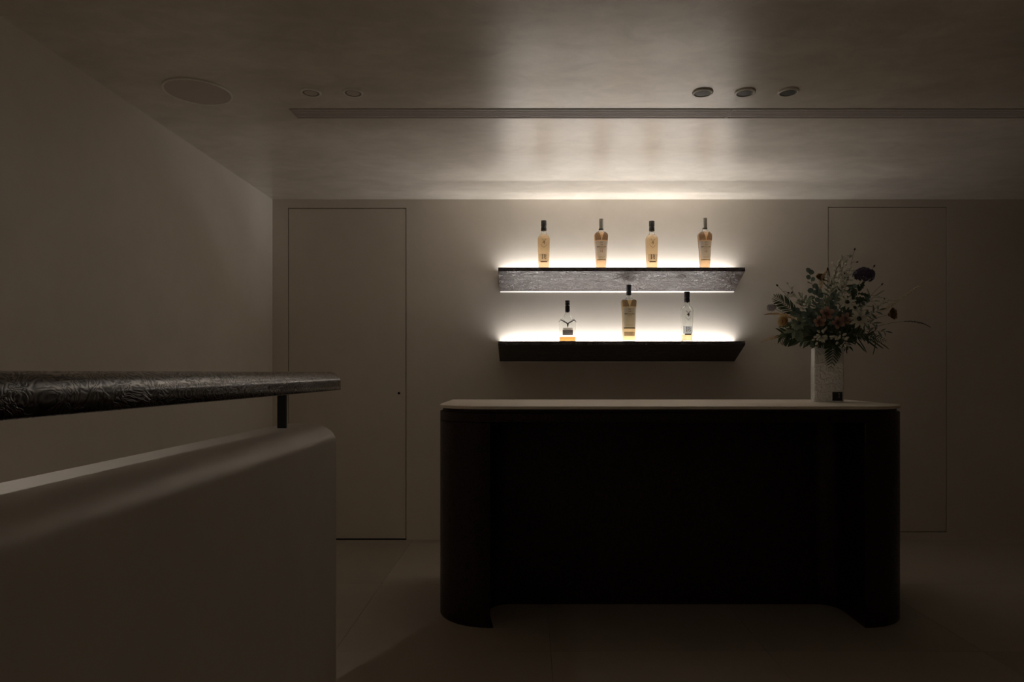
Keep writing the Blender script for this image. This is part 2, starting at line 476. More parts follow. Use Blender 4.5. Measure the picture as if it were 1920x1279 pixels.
# lit downlights outside the picture: one above the stairs, one behind the viewer
M_lit = bpy.data.materials.new('lit_lens'); M_lit.use_nodes = True
nt = M_lit.node_tree; nt.nodes.clear()
em = nt.nodes.new('ShaderNodeEmission'); em.inputs['Color'].default_value = (1.0, 0.92, 0.82, 1); em.inputs['Strength'].default_value = 4.0
ou = nt.nodes.new('ShaderNodeOutputMaterial'); nt.links.new(em.outputs[0], ou.inputs[0])
lens_lit = lens_me.copy()
for x, y, en, sz, lab in ((-1.70, 0.5, DOWN, 120, 'lit downlight above the stairs beyond the left picture edge'), (0.35, -1.2, DOWN2, 100, 'lit downlight in the ceiling behind the viewer')):
    e = empty('downlight', (x, y, CZ), lab, 'downlight', 'ceiling downlights')
    link('rim', ring_me, M_ring, e)
    link('cup', cup_me, M_cup, e)
    if not lens_lit.materials: lens_lit.materials.append(M_lit)
    link('lens', lens_lit, M_lit, e)
    ld = bpy.data.lights.new('downlight_beam', 'SPOT'); ld.energy = en; ld.spot_size = math.radians(sz); ld.spot_blend = 1.0; ld.shadow_soft_size = 0.02; ld.color = (1.0, 0.945, 0.88)
    lo = bpy.data.objects.new('downlight_beam', ld); COL.objects.link(lo); lo.parent = e; lo.location = (0, 0, -0.018)

# ------------------------------------------------------------------ bottles
M_glass, nt, b = new_mat('clear_glass')
b.inputs['Base Color'].default_value = (0.97, 0.98, 0.97, 1); b.inputs['Roughness'].default_value = 0.0
b.inputs['Transmission Weight'].default_value = 1.0; b.inputs['IOR'].default_value = 1.48
def liquid(name, col):
    m, nt, b = new_mat(name)
    b.inputs['Base Color'].default_value = (*col, 1); b.inputs['Roughness'].default_value = 0.0
    b.inputs['Transmission Weight'].default_value = 1.0; b.inputs['IOR'].default_value = 1.36
    return m
M_gold = liquid('pale_whisky', (0.84, 0.60, 0.36))
M_amber = liquid('amber_whisky', (0.80, 0.52, 0.30))
M_brown = liquid('brown_whisky', (0.74, 0.54, 0.30))
M_orange = liquid('orange_whisky', (0.62, 0.25, 0.07))
def paper(name, col, tr=0.6, clear=0.0):
    m = bpy.data.materials.new(name); m.use_nodes = True
    nt = m.node_tree; nt.nodes.clear()
    df = nt.nodes.new('ShaderNodeBsdfDiffuse'); df.inputs[0].default_value = (*col, 1)
    tl = nt.nodes.new('ShaderNodeBsdfTranslucent'); tl.inputs[0].default_value = (*col, 1)
    n = nt.nodes.new('ShaderNodeTexNoise'); n.inputs['Scale'].default_value = 60
    mr = nt.nodes.new('ShaderNodeMapRange'); mr.inputs['To Min'].default_value = tr - 0.05; mr.inputs['To Max'].default_value = tr + 0.05
    nt.links.new(n.outputs['Fac'], mr.inputs['Value'])
    mx = nt.nodes.new('ShaderNodeMixShader'); nt.links.new(mr.outputs['Result'], mx.inputs[0])
    nt.links.new(df.outputs[0], mx.inputs[1]); nt.links.new(tl.outputs[0], mx.inputs[2])
    tp = nt.nodes.new('ShaderNodeBsdfTransparent')
    m2 = nt.nodes.new('ShaderNodeMixShader'); m2.inputs[0].default_value = clear
    nt.links.new(mx.outputs[0], m2.inputs[1]); nt.links.new(tp.outputs[0], m2.inputs[2])
    ou = nt.nodes.new('ShaderNodeOutputMaterial'); nt.links.new(m2.outputs[0], ou.inputs[0])
    return m
M_paper = paper('amber_offset_label', (0.74, 0.87, 1.0), 0.9, 0.18)  # bluish tint put into the paper to cancel amber light from behind
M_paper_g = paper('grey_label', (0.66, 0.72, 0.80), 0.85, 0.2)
M_paper_c = paper('clear_label', (0.85, 0.76, 0.62), 0.6, 0.5)
M_brownlab = paper('brown_label', (0.45, 0.30, 0.16), 0.5, 0.35)
M_ink = plain('label_ink', (0.05, 0.035, 0.028), 0.7)
M_inkred = plain('red_ink', (0.22, 0.09, 0.06), 0.7)
M_bronze = plain('bronze_foil', (0.20, 0.12, 0.05), 0.4, 0.6)
M_etch = paper('etched_brown', (0.36, 0.20, 0.09), 0.5, 0.45)
M_facet_shade = paper('facet_shade_brown', (0.22, 0.11, 0.06), 0.6, 0.33)  # brown stands in for the dark refraction of the shoulder glass
M_capdark = plain('dark_capsule', (0.018, 0.017, 0.016), 0.4)
M_capgrey = plain('grey_capsule', (0.30, 0.27, 0.22), 0.45)
M_capblack = plain('black_purple_capsule', (0.016, 0.010, 0.013), 0.4)
M_capslate = plain('slate_capsule', (0.045, 0.047, 0.055), 0.45)
M_silver = plain('silver_emblem', (0.10, 0.095, 0.09), 0.4, 0.5)
M_darklab = paper('dark_label', (0.10, 0.07, 0.07), 0.5, 0.05)
M_white_ink = plain('white_ink', (0.7, 0.68, 0.64), 0.6)

class Body:
    """bottle body: rings (z, half width, half depth, exponent)"""
    def __init__(s, rings): s.r = rings
    def at(s, z):
        r = s.r
        if z <= r[0][0]: return r[0][1:]
        for i in range(len(r) - 1):
            if r[i][0] <= z <= r[i + 1][0]:
                t = (z - r[i][0]) / max(1e-9, r[i + 1][0] - r[i][0])
                return tuple(r[i][k] + (r[i + 1][k] - r[i][k]) * t for k in (1, 2, 3))
        return r[-1][1:]
    def ring(s, z, off=0.0, seg=40):
        a, b_, n = s.at(z); a = max(a + off, 0.002); b_ = max(b_ + off, 0.002)
        out = []
        for k in range(seg):
            t = 2 * PI * k / seg
            c, q = math.cos(t), math.sin(t)
            out.append((a * math.copysign(abs(c) ** (2 / n), c), b_ * math.copysign(abs(q) ** (2 / n), q), z))
        return out
    def zs(s, z0, z1):
        return [z0] + [r[0] for r in s.r if z0 + 1e-4 < r[0] < z1 - 1e-4] + [z1]
    def shell(s, th=0.003, base=0.009, seg=40):
        v, f = [], []
        outer = s.zs(s.r[0][0], s.r[-1][0]); inner = s.zs(base, s.r[-1][0])[::-1]
        rings = [s.ring(z, 0, seg) for z in outer] + [s.ring(z, -th, seg) for z in inner]
        for q in rings: v += q
        n = len(rings)
        for i in range(n - 1):
            for k in range(seg):
                k2 = (k + 1) % seg
                f.append((i * seg + k, i * seg + k2, (i + 1) * seg + k2, (i + 1) * seg + k))
        f.append(tuple(range(seg))); f.append(tuple(range((n - 1) * seg, n * seg)))
        me = mesh_of('glass', v, f, True); me.set_sharp_from_angle(angle=0.7)
        return me
    def fill(s, level, th=0.003, base=0.009, seg=40):
        v, f = [], []
        rings = [s.ring(z, -th + 0.0004, seg) for z in s.zs(base - 0.0004, level)]
        for q in rings: v += q
        n = len(rings)
        for i in range(n - 1):
            for k in range(seg):
                k2 = (k + 1) % seg
                f.append((i * seg + k, i * seg + k2, (i + 1) * seg + k2, (i + 1) * seg + k))
        f.append(tuple(range(seg))); f.append(tuple(range((n - 1) * seg, n * seg)))
        me = mesh_of('whisky', v, f, True); me.set_sharp_from_angle(angle=0.7)
        return me
    def front(s, x, z, off):
        a, b_, n = s.at(z); a += off; b_ += off
        t = min(abs(x) / a, 0.999)
        return Vector((x, -b_ * (1 - t ** n) ** (1 / n), z))
    def label(s, w0, w1, z0, z1, off=0.0006, nx=14, nz=5):
        """a curved sheet on the front: half width w0 at its foot, w1 at its head"""
        v, f = [], []
        for o in (off, off + 0.0003):
            for j in range(nz + 1):
                z = z0 + (z1 - z0) * j / nz
                hw = w0 + (w1 - w0) * j / nz
                for i in range(nx + 1):
                    v.append(s.front(-hw + 2 * hw * i / nx, z, o))
        m = (nx + 1) * (nz + 1)
        for j in range(nz):
            for i in range(nx):
                q = j * (nx + 1) + i
                f.append((q, q + 1, q + nx + 2, q + nx + 1))
        return mesh_of('label', v[:m], f, True)
    def wrap(s, me, z, off=0.0013):
        """bend a flat drawing (x, y) onto the front with its origin at height z"""
        for vv in me.vertices:
            p = s.front(vv.co.x, z + vv.co.y, off); vv.co = p
        me.update(); return me

def text_mesh(txt, h, wscale=1.0, bold=0.0):
    cu = bpy.data.curves.new('lettering', 'FONT')
    cu.body = txt; cu.size = 1.0; cu.align_x = 'CENTER'; cu.align_y = 'CENTER'; cu.offset = bold; cu.resolution_u = 3
    o = bpy.data.objects.new('lettering_tmp', cu); COL.objects.link(o)
    dg = bpy.context.evaluated_depsgraph_get()
    me = bpy.data.meshes.new_from_object(o.evaluated_get(dg))
    bpy.data.objects.remove(o); bpy.data.curves.remove(cu)
    ys = [v.co.y for v in me.vertices]; y0, y1 = min(ys), max(ys); k = h / (y1 - y0)
    xs = [v.co.x for v in me.vertices]; xc = (min(xs) + max(xs)) / 2
    for v in me.vertices:
        v.co = ((v.co.x - xc) * k * wscale, (v.co.y - (y0 + y1) / 2) * k, 0)
    me.materials.clear()
    return me

def strokes(name, segs):
    """flat drawing from thick polylines [(pts, widths)]"""
    v, f = [], []
    for pts, wd in segs:
        n = len(pts); base = len(v)
        for i, p in enumerate(pts):
            q0, q1 = Vector(pts[max(i - 1, 0)]), Vector(pts[min(i + 1, n - 1)])
            t = (q1 - q0).normalized(); nn = Vector((-t.y, t.x))
            ww = wd[i] if isinstance(wd, (list, tuple)) else wd
            v.append((p[0] + nn.x * ww / 2, p[1] + nn.y * ww / 2, 0)); v.append((p[0] - nn.x * ww / 2, p[1] - nn.y * ww / 2, 0))
        for i in range(n - 1):
            f.append((base + 2 * i, base + 2 * i + 1, base + 2 * i + 3, base + 2 * i + 2))
    me = bpy.data.meshes.new(name); me.from_pydata(v, [], f); me.update()
    return me

def eighteen(h):
    """the figures 18 in a high contrast serif"""
    sg = [([(-0.28, -0.5), (-0.28, 0.5)], 0.13), ([(-0.42, -0.49), (-0.14, -0.49)], 0.035), ([(-0.42, 0.40), (-0.30, 0.48)], 0.05)]
    def loop(cx, cy, rx, ry):
        p, wd = [], []
        for k in range(21):
            a = 2 * PI * k / 20
            p.append((cx + rx * math.cos(a), cy + ry * math.sin(a)))
            wd.append(0.035 + 0.10 * abs(math.cos(a + 0.5)) ** 2)
        return (p, wd)
    sg += [loop(0.24, 0.24, 0.15, 0.22), loop(0.24, -0.23, 0.19, 0.25)]
    return strokes('figures', [([(x * h, y * h) for x, y in p], [q * h for q in wd] if isinstance(wd, list) else wd * h) for p, wd in sg])

def stag_profile(h):
    """a stag's head in three-quarter view with branching antlers"""
    sg = [([(0.06, -0.02), (-0.02, -0.12), (-0.16, -0.26), (-0.20, -0.30)], [0.16, 0.17, 0.12, 0.07]),
          ([(0.06, -0.02), (0.10, -0.22), (0.04, -0.48)], [0.16, 0.20, 0.10]),
          ([(0.10, 0.0), (0.22, 0.06)], [0.07, 0.02]),
          ([(0.02, 0.02), (-0.12, 0.14), (-0.24, 0.30), (-0.22, 0.48)], [0.06, 0.055, 0.05, 0.02]),
          ([(-0.12, 0.14), (-0.10, 0.28)], [0.045, 0.015]), ([(-0.20, 0.24), (-0.34, 0.30)], [0.045, 0.015]),
          ([(0.06, 0.02), (0.16, 0.16), (0.30, 0.28), (0.30, 0.48)], [0.06, 0.055, 0.05, 0.02]),
          ([(0.16, 0.16), (0.12, 0.30)], [0.045, 0.015]), ([(0.25, 0.23), (0.42, 0.32)], [0.045, 0.015])]
    return strokes('emblem', [([(x * h, y * h) for x, y in p], [q * h for q in wd]) for p, wd in sg])

def stag_front(h, k=1.9):
    """a stag's head seen from the front, antlers spread wide"""
    sg = [([(0, 0.02), (0, -0.18), (0, -0.48)], [0.20, 0.17, 0.05]), ([(-0.09, 0.0), (-0.20, 0.05)], [0.07, 0.02]), ([(0.09, 0.0), (0.20, 0.05)], [0.07, 0.02])]
    for s in (-1, 1):
        sg += [([(s * 0.05, 0.02), (s * 0.26, 0.10), (s * 0.52, 0.26), (s * 0.70, 0.36), (s * 0.80, 0.52)], [0.06, 0.06, 0.055, 0.05, 0.02]),
               ([(s * 0.26, 0.10), (s * 0.22, 0.24)], [0.05, 0.015]), ([(s * 0.36, 0.16), (s * 0.36, 0.32)], [0.05, 0.015]),
               ([(s * 0.52, 0.26), (s * 0.50, 0.44)], [0.05, 0.015]), ([(s * 0.68, 0.35), (s * 0.60, 0.54)], [0.045, 0.015]),
               ([(s * 0.70, 0.36), (s * 0.92, 0.30), (s * 0.98, 0.14)], [0.05, 0.04, 0.015])]
    return strokes('emblem', [([(x * h, y * h) for x, y in p], [q * h * (k if i > 0 else 1) for q in wd]) for i, (p, wd) in enumerate(sg)])

def bars(w, h, n, t):
    """rows of print too small to read"""
    v, f = [], []
    for k in range(n):
        y = h / 2 - h * k / max(1, n - 1); hw = w / 2 * (1.0 if k % 2 == 0 else 0.75)
        m = 8
        for i in range(m):
            x0 = -hw + 2 * hw * i / m; x1 = x0 + 2 * hw / m * 0.7; o = len(v)
            v += [(x0, y - t / 2, 0), (x1, y - t / 2, 0), (x1, y + t / 2, 0), (x0, y + t / 2, 0)]; f.append((o, o + 1, o + 2, o + 3))
    me = bpy.data.meshes.new('small_print'); me.from_pydata(v, [], f); me.update(); return me

BY = 4.600
def bottle(px, shelf_z, lab, group=None):
    return empty('whisky_bottle', ((px - VX) * BY / FPX, BY, shelf_z), lab, 'bottle', group)

def cap_lathe(name, prof, seg=28):
    return disc_lathe(name, prof, seg, 0.6)

def stag_bottle(px, z, lab, level, liq, H, empty_=False, group=None):
    e = bottle(px, z, lab, group)
    k = H / 0.313
    B = Body([(0, .033, .033, 2.6), (.004 * k, .0362, .036, 2.6), (.03 * k, .0368, .0365, 2.6), (.12 * k, .040, .038, 2.6), (.186 * k, .0415, .039, 2.5), (.199 * k, .0415, .039, 2.4), (.208 * k, .038, .036, 2.3),
              (.2155 * k, .033, .031, 2.1), (.2215 * k, .0265, .026, 2), (.2275 * k, .020, .020, 2), (.236 * k, .0172, .0172, 2), (.262 * k, .0162, .0162, 2)])
    link('glass', B.shell(), M_glass, e)
    link('whisky', B.fill(level), liq, e)
    c0 = .248 * k
    prof = [(0.0178, c0), (0.0190, c0 + .002), (0.0182, c0 + .022), (0.0172, c0 + .026), (0.0172, c0 + .030), (0.0186, c0 + .032), (0.0186, H - .002), (0.0176, H), (0, H)]
    cp = link('cap', cap_lathe('cap', prof), M_capblack if empty_ else M_capdark, e)
    t = strokes('seal', [([(0, 0.006), (0, -0.006)], [0.012, 0.004])])
    B2 = Body([(0, .0186, .0186, 2), (H, .0186, .0186, 2)])
    link('seal', B2.wrap(t, c0 - 0.002, 0.001), M_capblack if empty_ else M_bronze, cp)
    hw = .0305
    lz0, lz1 = .050 * k, .0965 * k
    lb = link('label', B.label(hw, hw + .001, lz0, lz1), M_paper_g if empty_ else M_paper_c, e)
    link('figures', B.wrap(eighteen(.033), .0775 * k), M_ink, lb)
    link('foil_band', B.label(hw * .72, hw * .72, .0425 * k, .0495 * k, .0011, 10, 1), M_bronze if not empty_ else M_ink, lb)
    link('emblem', B.wrap(stag_profile(.044), .176 * k), M_ink if empty_ else M_etch, e)
    ch = strokes('chevron', [([(-.017, .014), (0, 0), (.017, .014)], .0022), ([(-.020, .022), (0, .006 - .012), (.020, .022)], .0012)])
    link('chevron', B.wrap(ch, .136 * k), M_white_ink if empty_ else M_etch, e)
    return e

stag_bottle(1019.5, ZU, 'pale golden whisky bottle with dark cap, leftmost on the upper shelf', .238, M_gold, .330)
stag_bottle(1222, ZU, 'pale golden whisky bottle with dark cap, third from left on the upper shelf', .234, M_gold, .3265)
stag_bottle(1288, ZL, 'nearly empty clear bottle with the figure 18, right end of the lower shelf', .049, M_gold, .3387, True)

def tapered_bottle(px, z, lab, liq, H, tall=False, group=None):
    e = bottle(px, z, lab, group)
    k = H / 0.326
    s = 1.08 if tall else 1.0
    if tall:
        ring = [(0, .038), (.004, .0425), (.03, .0430), (.12, .0450), (.21, .0480), (.262, .0525), (.268, .0525), (.2745, .0490), (.279, .042), (.283, .030), (.288, .020), (.296, .0165), (.318, .0158)]
    else:
        ring = [(0, .030), (.004, .0335), (.03, .0345), (.12, .0400), (.19, .0462), (.214, .0478), (.220, .0474), (.229, .041), (.236, .033), (.2395, .024), (.246, .0165), (.256, .0150), (.285, .0145)]
    kz = 1.025 if tall else 1.065
    B = Body([(q[0] * kz, q[1], q[1] * .84 if q[1] > .022 else q[1], 2.7 if q[1] > .03 else 2.0) for q in ring])
    link('glass', B.shell(), M_glass, e)
    lev = (.272 if tall else .236) * kz
    link('whisky', B.fill(lev), liq, e)
    c0 = H - (.068 if tall else .072)
    prof = [(.0150 * s, c0), (.0160 * s, c0 + .001), (.0158 * s, c0 + .018), (.0150 * s, c0 + .019), (.0150 * s, c0 + .021), (.0155 * s, c0 + .022), (.0150 * s, H - .002), (.0140 * s, H), (0, H)]
    cp = link('cap', cap_lathe('cap', prof), M_capslate if tall else M_capgrey, e)
    link('band', cap_lathe('band', [(.0160 * s, c0 - .0015), (.0164 * s, c0), (.0164 * s, c0 + .003), (.016 * s, c0 + .004)]), M_capblack if not tall else M_capdark, cp)
    if tall:
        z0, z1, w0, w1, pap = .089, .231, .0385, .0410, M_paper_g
    else:
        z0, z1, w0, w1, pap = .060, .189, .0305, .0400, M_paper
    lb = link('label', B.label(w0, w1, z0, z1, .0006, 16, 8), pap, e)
    hh = z1 - z0
    link('crest', B.wrap(bars(.020, .006, 2, .0028), z1 - .10 * hh), M_ink, lb)
    link('lettering', B.wrap(text_mesh('THE', .006, 1.3, .01), z1 - .21 * hh), M_ink, lb)
    link('lettering', B.wrap(text_mesh('MACALLAN', .0088, .98 if not tall else 1.05, .015), z1 - .315 * hh), M_ink, lb)
    link('small_print', B.wrap(bars(.034, .005, 2, .0014), z1 - .40 * hh), M_inkred, lb)
    if not tall:
        link('figures', B.wrap(text_mesh('12', .015, 1.0, .015), z1 - .53 * hh), M_inkred, lb)
    link('small_print', B.wrap(bars(.046, .008, 2, .0013), z1 - .84 * hh), M_inkred, lb)
    link('foil_band', B.label(w0, w0, z0 - .001, z0 + .006, .0010, 14, 1), M_brownlab if not tall else M_ink, lb)
    if tall:
        l2 = link('small_label', B.label(.0355, .036, .038, .067, .0006, 12, 2), M_brownlab, e)
        link('small_print', B.wrap(bars(.05, .016, 4, .0016), .0525), M_ink, l2)
    # brown film on shoulder facets, dark refraction painted into its colour, open V between
    zt = z1 + .004; zh = (.2745 if tall else .236) * kz
    v, f = [], []
    for sg in (-1, 1):
        cols = 9
        for c in range(cols):
            for r_ in range(5):
                t = r_ / 4
                z_ = zt + (zh - zt) * t
                xi = (.0015 if tall else .001) + (.017 * t ** 1.2)
                a_ = B.at(z_)[0] * .93
                v.append(B.front(sg * (xi + (max(a_, xi + .002) - xi) * c / (cols - 1)), z_, .0007))
        o_ = 0 if sg < 0 else cols * 5
        for c in range(cols - 1):
            for r_ in range(4):
                q = o_ + c * 5 + r_
                f.append((q, q + 5, q + 6, q + 1))
    vf = mesh_of('facet_shade', v, f, True)
    link('facet_shade', vf, M_facet_shade, e)
    return e

tapered_bottle(1127, ZU, 'amber whisky bottle with cream label and grey cap, second from left on the upper shelf', M_amber, .342)
tapered_bottle(1321.5, ZU, 'amber whisky bottle with cream label and grey cap, right end of the upper shelf', M_amber, .347)
tapered_bottle(1179, ZL, 'tall brown whisky bottle with a dark grey cap in the middle of the lower shelf', M_brown, .385, True)

def antler_bottle(px, z, lab):
    e = bottle(px, z, lab)
    H = .2787
    kz = 1.03
    B = Body([(0, .050, .030, 3.0), (.004, .0550, .034, 3.0), (.06, .0570, .036, 3.0), (.105, .0575, .036, 2.9), (.122, .0565, .036, 2.8), (.134, .050, .034, 2.5), (.150, .038, .030, 2.3), (.166, .0275, .0255, 2.1), (.178, .0195, .0195, 2), (.188, .0145, .0145, 2), (.196, .0135, .0135, 2), (.22, .0130, .0130, 2)])
    B.r = [(q[0] * kz, *q[1:]) for q in B.r]
    link('glass', B.shell(.0022, .006), M_glass, e)
    link('whisky', B.fill(.033, .0022, .006), M_orange, e)
    prof = [(.0138, .193), (.0158, .195), (.0155, .232), (.0145, .236), (.0135, .2385), (.0150, .240), (.0155, .242), (.0155, .255), (.0148, .2565), (.0148, .258), (.0158, .2595), (.0158, H - .002), (.0148, H), (0, H)]
    prof = [(r_, z_ * kz if z_ < .26 else z_) for r_, z_ in prof]
    prof = [(r_, min(z_, H)) for r_, z_ in prof]
    cp = link('stopper', cap_lathe('stopper', prof), M_capblack, e)
    link('ring', cap_lathe('ring', [(.0150, .2642), (.0157, .2647), (.0150, .2657)]), M_silver, cp)
    link('emblem', B.wrap(stag_front(.060), .123), M_silver, e)['label'] = 'dark stag head emblem with wide antlers'
    lb = link('label', B.label(.0340, .0340, .045, .079, .0006, 12, 3), M_darklab, e)
    link('label_panel', B.label(.0325, .0325, .079, .0925, .0006, 12, 2), M_brownlab, lb)
    link('lettering', B.wrap(bars(.054, .007, 2, .003), .0857), M_ink, lb)
    link('lettering', B.wrap(bars(.052, .008, 2, .0024), .069), M_white_ink, lb)
    return e
antler_bottle(1064, ZL, 'squat clear bottle with stag antler emblem and dark label on the lower shelf')

# ------------------------------------------------------------------ vase
VC = Vector((1.571, 3.607, 1.0074))
VR = math.radians(-16)
vase = empty('vase', VC, 'square white ceramic vase with a small black plaque on the counter', 'vase', rz=VR)
M_vase, nt, b = new_mat('white_ceramic')
b.inputs['Base Color'].default_value = (0.88, 0.89, 0.89, 1); b.inputs['Roughness'].default_value = 0.22
tc = nt.nodes.new('ShaderNodeTexCoord')
n1 = nt.nodes.new('ShaderNodeTexNoise'); n1.inputs['Scale'].default_value = 26; n1.inputs['Detail'].default_value = 2; n1.inputs['Distortion'].default_value = 2.5
nt.links.new(tc.outputs['Object'], n1.inputs['Vector'])
bp = nt.nodes.new('ShaderNodeBump'); bp.inputs['Strength'].default_value = 0.8; bp.inputs['Distance'].default_value = 0.012
nt.links.new(n1.outputs['Fac'], bp.inputs['Height']); nt.links.new(bp.outputs['Normal'], b.inputs['Normal'])
hw, hh, th = 0.0715, 0.282, 0.007
def sq(h, z, r=0.008):
    out = []
    for cx, cy, a in ((1, 1, 0), (-1, 1, 90), (-1, -1, 180), (1, -1, 270)):
        out += [(x, y, z) for x, y in arc(cx * (h - r), cy * (h - r), r, r, a, a + 90, 4)]
    return out
rings = [sq(hw - .004, 0), sq(hw, .004), sq(hw + .0008, .14), sq(hw - .0015, hh - .003), sq(hw - .003, hh), sq(hw - th, hh), sq(hw - th - .001, hh - .004), sq(hw - th, .012)]
v, f = [], []
for q in rings: v += q
ns = len(rings[0])
for i in range(len(rings) - 1):
    for k in range(ns):
        k2 = (k + 1) % ns
        f.append((i * ns + k, i * ns + k2, (i + 1) * ns + k2, (i + 1) * ns + k))
f.append(tuple(range(ns))); f.append(tuple(range((len(rings) - 1) * ns, len(rings) * ns)))
me = mesh_of('vase_body', v, f, True); me.set_sharp_from_angle(angle=0.6)
link('vase_body', me, M_vase, vase)
pq = link('plaque', boxes('plaque', [(0.0165, 0.0640, -0.0737, -0.0705, 0.0075, 0.0530)]), plain('plaque_black', (0.012, 0.012, 0.011), 0.4), vase)
pq['label'] = 'small black square plaque with two pale characters'
M_char = plain('plaque_print', (0.42, 0.42, 0.40), 0.6)
def glyph(kind):
    if kind: sg = [([(-.4, .4), (.4, .4)], .14), ([(0, .5), (0, -.5)], .14), ([(-.4, 0), (.4, 0)], .14), ([(-.45, -.45), (.45, -.45)], .14), ([(-.4, .4), (-.4, 0)], .12)]
    else: sg = [([(-.4, .45), (-.4, -.45)], .14), ([(.4, .45), (.4, -.45)], .14), ([(-.4, .45), (.4, .45)], .14), ([(-.4, -.45), (.4, -.45)], .14), ([(-.3, 0), (.3, 0)], .13), ([(0, .4), (0, -.4)], .12)]
    return strokes('character', [([(x * .0085, y * .0085) for x, y in p], wd * .0085) for p, wd in sg])
for kk, zz in ((0, .0425), (1, .0285)):
    link('character', glyph(kk), M_char, pq, mtx=Matrix.Translation((.0485, -.0741, zz)) @ Matrix.Rotation(PI / 2, 4, 'X'))

# ------------------------------------------------------------------ flowers
def leafmat(name, c1, c2, rough=0.55, trans=0.25):
    m, nt, b = new_mat(name)
    oi = nt.nodes.new('ShaderNodeObjectInfo')
    tc = nt.nodes.new('ShaderNodeTexCoord')
    n = nt.nodes.new('ShaderNodeTexNoise'); n.inputs['Scale'].default_value = 45; n.inputs['Detail'].default_value = 3
    nt.links.new(tc.outputs['Object'], n.inputs['Vector'])
    a = nt.nodes.new('ShaderNodeMath'); a.operation = 'MULTIPLY_ADD'; a.inputs[1].default_value = 0.6
    h = nt.nodes.new('ShaderNodeMath'); h.operation = 'MULTIPLY'; h.inputs[1].default_value = 0.4
    nt.links.new(n.outputs['Fac'], h.inputs[0]); nt.links.new(oi.outputs['Random'], a.inputs[0]); nt.links.new(h.outputs[0], a.inputs[2])
    r = ramp(nt, [(0.1, c1), (0.9, c2)])
    nt.links.new(a.outputs[0], r.inputs['Fac']); nt.links.new(r.outputs['Color'], b.inputs['Base Color'])
    b.inputs['Roughness'].default_value = rough
    tl = nt.nodes.new('ShaderNodeBsdfTranslucent'); nt.links.new(r.outputs['Color'], tl.inputs['Color'])
    mx = nt.nodes.new('ShaderNodeMixShader'); mx.inputs[0].default_value = trans
    ou = nt.nodes['Material Output']
    nt.links.new(b.outputs[0], mx.inputs[1]); nt.links.new(tl.outputs[0], mx.inputs[2]); nt.links.new(mx.outputs[0], ou.inputs[0])
    return m
F_green = leafmat('dark_leaf', (0.041, 0.061, 0.030), (0.108, 0.142, 0.068))
F_sage = leafmat('sage_leaf', (0.176, 0.224, 0.168), (0.336, 0.384, 0.280))
F_euc = leafmat('eucalyptus_leaf', (0.096, 0.136, 0.112), (0.208, 0.256, 0.208))
F_fern = leafmat('fern_leaf', (0.049, 0.077, 0.039), (0.098, 0.140, 0.070))
F_stem = leafmat('green_stem', (0.075, 0.090, 0.045), (0.135, 0.150, 0.075), trans=0.0)
F_twig = leafmat('brown_twig', (0.02, 0.014, 0.010), (0.04, 0.028, 0.02), trans=0.0)
F_white = leafmat('white_petal', (0.715, 0.702, 0.598), (0.900, 0.900, 0.806))
F_cream = leafmat('cream_petal', (0.690, 0.506, 0.253), (0.897, 0.713, 0.414))
F_amberp = leafmat('amber_petal', (0.26, 0.15, 0.06), (0.42, 0.26, 0.10))
F_pink = leafmat('dusty_pink_petal', (0.391, 0.241, 0.196), (0.575, 0.391, 0.310))
F_purple = leafmat('purple_floret', (0.035, 0.022, 0.055), (0.11, 0.07, 0.13))
F_lav = leafmat('grey_lavender', (0.286, 0.260, 0.286), (0.468, 0.429, 0.468))
F_straw = leafmat('straw_plume', (0.588, 0.462, 0.308), (0.868, 0.714, 0.504))
F_red = leafmat('dark_red_leaf', (0.09, 0.02, 0.015), (0.16, 0.04, 0.03))
F_eye = leafmat('green_eye', (0.04, 0.05, 0.025), (0.08, 0.09, 0.04), trans=0.0)

def leaf_mesh(name, prof, curl=0.15, fold=0.18):
    """unit leaf along +x; prof = [(x, halfwidth)]"""
    v, f = [], []
    for x, hwid in prof:
        z = -curl * x * x
        v += [(x, -hwid, z + fold * hwid), (x, 0, z), (x, hwid, z + fold * hwid)]
    for i in range(len(prof) - 1):
        for k in (0, 1):
            f.append((i * 3 + k, (i + 1) * 3 + k, (i + 1) * 3 + k + 1, i * 3 + k + 1))
    me = bpy.data.meshes.new(name); me.from_pydata(v, [], f)
    for p in me.polygons: p.use_smooth = True
    me.update(); return me
_lc = {}
def leaf(kind, mat):
    key = (kind, mat.name)
    if key not in _lc:
        pr = {'lance': ([(0, .012), (.15, .07), (.4, .13), (.7, .10), (1, .004)], .2, .3),
              'round': ([(0, .02), (.10, .26), (.32, .46), (.6, .50), (.85, .34), (1, .06)], .12, .16),
              'narrow': ([(0, .012), (.25, .04), (.6, .045), (.9, .03), (1, .004)], .15, .3),
              'petal': ([(0, .08), (.3, .26), (.65, .38), (.9, .26), (1, .05)], -.25, .35),
              'star': ([(0, .06), (.3, .16), (.6, .15), (.85, .07), (1, .004)], .12, .3),
              'oak': ([(0, .02), (.12, .16), (.22, .10), (.36, .26), (.48, .15), (.62, .26), (.74, .13), (.88, .14), (1, .01)], .2, .2),
              'bud': None}[kind]
        if kind == 'bud':
            me = disc_lathe('bud', [(0, 0), (.22, .18), (.30, .45), (.20, .8), (0, 1.0)], 7, 3.2)
            me.transform(Matrix.Rotation(PI / 2, 4, 'Y'))
        else:
            me = leaf_mesh(kind, *pr)
        me.materials.append(mat)
        _lc[key] = me
    return _lc[key]

